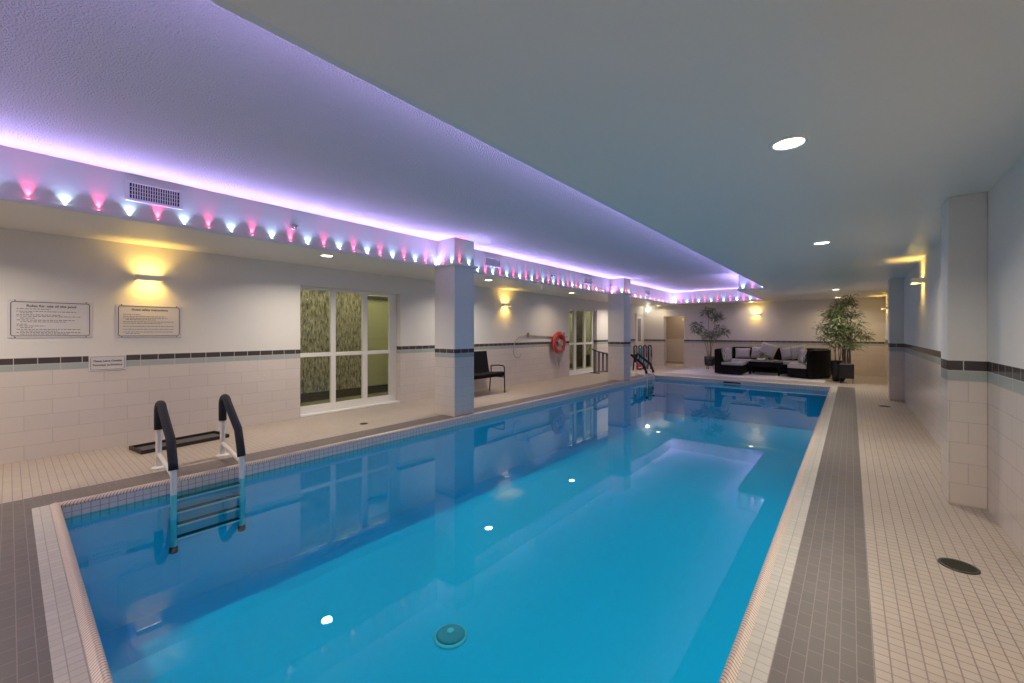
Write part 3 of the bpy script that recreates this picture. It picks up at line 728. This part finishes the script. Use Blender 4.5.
# coffee table
t=thing('coffee_table','low black wicker coffee table with glass top between the sofas','table',(-2.1,15.3,.009))
bm=B(); box(bm,-.43,.43,-.33,.33,.24,.415,bev=.01); obj('frame',bm,'wicker',t)
bm=B(); box(bm,-.45,.45,-.35,.35,.417,.43,bev=.004); obj('glass_top',bm,'glasstop',t)
bm=B(); box(bm,-.36,.36,-.27,.27,.11,.13,bev=.004); obj('shelf',bm,'wicker',t)
for x in (-.39,.39):
    for y in (-.29,.29):
        bm=B(); box(bm,x-.03,x+.03,y-.03,y+.03,0,.24,bev=.005); obj('leg',bm,'wicker',t)
# leaves
def leaf(bm,p,d,L,w,droop):
    d=d.normalized(); side=d.cross(Vector((0,0,1)))
    if side.length<.05: side=Vector((1,0,0))
    side.normalize(); side=(side+Vector((0,0,random.uniform(-.5,.5)))).normalized()
    m=p+d*L*.45+Vector((0,0,-droop*L*.2)); e=p+d*L+Vector((0,0,-droop*L))
    a=bm.verts.new(p); b=bm.verts.new(m+side*w); c=bm.verts.new(e); f=bm.verts.new(m-side*w); k=bm.verts.new(m+Vector((0,0,-w*.5)))
    bm.faces.new((a,b,k)); bm.faces.new((b,c,k)); bm.faces.new((a,k,f)); bm.faces.new((f,k,c))
def fol(bm,stems,c,n,rad,L,w,flat=.9):
    c=Vector(c)
    for i in range(n):
        a=random.uniform(0,2*PI); d=Vector((math.cos(a),math.sin(a),random.uniform(-.6,1.0)*flat))
        p=c+d*random.uniform(0,rad); leaf(bm,p,d,L*random.uniform(.7,1.2),w*random.uniform(.8,1.2),random.uniform(.1,.6))
t=thing('table_plant','leafy plant in a white bowl on the coffee table','plant',(-2.22,15.25,.440))
bm=B(); lathe(bm,[(.05,0),(.10,.03),(.13,.08),(.12,.08),(.09,.04)],20); obj('bowl',bm,'vase',t)
bm=B(); 
for c in ((0,0,.18),(.05,.03,.26),(-.06,.0,.24),(.1,-.02,.2)): fol(bm,None,c,14,.04,.17,.016,1.6)
obj('foliage',bm,'leafdark',t,recalc=False)
bm=B()
for c in ((0,0,.18),(.05,.03,.26),(-.06,.0,.24),(.1,-.02,.2)): tube(bm,[(0,0,.05),c],.005,5)
obj('stem',bm,'stem',t)
def pot_square(bm,s,z0,z1): 
    box(bm,-s,s,-s,s,z0,z1,bev=.012)
def plant(label,loc,pot,clusters,n,L,w,mat,stems,rad=.1):
    t=thing('potted_bamboo',label,'potted plant',loc,group=None)
    pot(t)
    bm=B()
    for c in clusters: fol(bm,None,c,n,rad,L,w)
    o=obj('foliage',bm,mat,t,recalc=False)
    bm=B()
    for s in stems: tube(bm,smooth_path(s,6),lambda u:.013-.008*u,6)
    obj('stem',bm,'stem',t)
    return t
def pot_front(t):
    bm=B(); pot_square(bm,.155,.13,.50); obj('planter',bm,'blackp',t)
    bm=B(); box(bm,-.14,.14,-.14,.14,.498,.515,bev=.004); obj('pebbles',bm,'soil',t)
    for x in (-.13,.13):
        for y in (-.13,.13):
            bm=B(); tube(bm,[(x,y,.0),(x,y,.135)],.009,6); obj('leg',bm,'blackm',t)
def pot_round(t):
    bm=B(); lathe(bm,[(.12,.0),(.15,.03),(.165,.30),(.17,.55),(.155,.55),(.15,.50)],24); obj('planter',bm,'blackp',t)
def pot_low(t):
    bm=B(); lathe(bm,[(.12,.12),(.16,.14),(.175,.30),(.18,.455),(.165,.455),(.16,.42)],24); obj('planter',bm,'blackp',t)
    for a in (.5,2.6,4.7):
        bm=B(); tube(bm,[(.11*math.cos(a),.11*math.sin(a),.125),(.14*math.cos(a),.14*math.sin(a),0)],.01,6); obj('leg',bm,'blackm',t)
def canopy(n,z0,z1,r0,r1,dx=0):
    out=[]
    for i in range(n):
        u=random.random(); z=z0+(z1-z0)*u; r=(r0+(r1-r0)*u)*(.55+.45*math.sin(PI*min(1,u*1.15+.12)))*math.sqrt(random.random()); a=random.uniform(0,2*PI)
        out.append((dx+r*math.cos(a),r*math.sin(a),z))
    return out
def stems_to(cl,k,z0,base=.08):
    out=[]
    for i in range(k):
        a=2*PI*i/k; b=(base*math.cos(a),base*math.sin(a),z0); c=cl[i*len(cl)//k]
        out.append([b,(b[0]*1.1+.02*random.uniform(-1,1),b[1]*1.1,z0+.35),(c[0]*.45,c[1]*.45,z0+.35+(c[2]-z0-.35)*.6),c])
    return out
cl=canopy(105,.96,2.15,.52,.42,-.04)+[(.0,0,2.2),(.05,.02,2.27),(.08,.0,2.22)]
plant('tall bamboo plant in the black square planter on thin legs',(-.09,14.12,.0),pot_front,cl,26,.13,.013,'leaf',stems_to(sorted(cl,key=lambda c:-c[2]),7,.5)+stems_to(cl,9,.5,.05),.15)
cl=canopy(60,1.05,1.95,.40,.30,-.1)
plant('dense bamboo plant in a taller black pot behind the square planter',(-.27,14.62,.009),pot_round,cl,24,.13,.013,'leaf',stems_to(cl,5,.5),.15)
cl=[(-.05,0,2.16),(.06,0,2.10),(-.16,.05,2.06),(.22,.05,1.98),(.30,-.05,1.86),(.12,0,1.84),(-.52,0,1.60),(-.40,.05,1.66),(-.36,-.05,1.48),(-.46,.02,1.38),(.36,0,1.50),(.48,.04,1.42),(.50,-.02,1.30),(.25,0,1.30),(.06,0,1.24),(-.1,.03,1.18),(.15,.02,1.14),(-.02,-.05,1.36)]
plant('sparse tiered bamboo plant in a low black pot behind the doorway-end sofa',(-3.98,16.18,.009),pot_low,cl,30,.22,.022,'leafdark',[[(0,0,.4),(.03,0,.9),(-.03,0,1.5),(-.05,0,2.16)],[(.02,.03,.4),(.05,.03,1.0),(.16,.0,1.5),(.22,.05,1.98)],[(-.05,0,.4),(-.14,0,.9),(-.30,0,1.25),(-.52,0,1.60)],[(.05,0,.4),(.10,0,.9),(.3,0,1.2),(.48,.04,1.42)],[(-.03,.02,.4),(-.06,.02,.8),(-.1,.03,1.18)]],.09)

# ------------------------------------------------------------------ world, camera, view
w=bpy.data.worlds.new('World'); sc.world=w; w.use_nodes=True
w.node_tree.nodes['Background'].inputs[0].default_value=(.05,.05,.06,1); w.node_tree.nodes['Background'].inputs[1].default_value=.2
cd=bpy.data.cameras.new('Camera'); cam=bpy.data.objects.new('Camera',cd); COL.objects.link(cam)
cam.location=(0,0,1.35); cam.rotation_euler=(PI/2,0,R(39.38)); cd.sensor_width=36; cd.lens=413/1024*36; cd.shift_y=-9.3/1024; cd.clip_start=.02; cd.clip_end=100
sc.camera=cam
vs=sc.view_settings; sc.display_settings.display_device='sRGB'; vs.view_transform='Standard'; vs.look='None'; vs.exposure=-1.22; vs.gamma=1; vs.use_curve_mapping=False
cy=sc.cycles; cy.max_bounces=10; cy.diffuse_bounces=6; cy.glossy_bounces=4; cy.transparent_max_bounces=12; cy.caustics_reflective=False; cy.caustics_refractive=False; cy.use_denoising=True; cy.sample_clamp_indirect=6; cy.use_light_tree=True
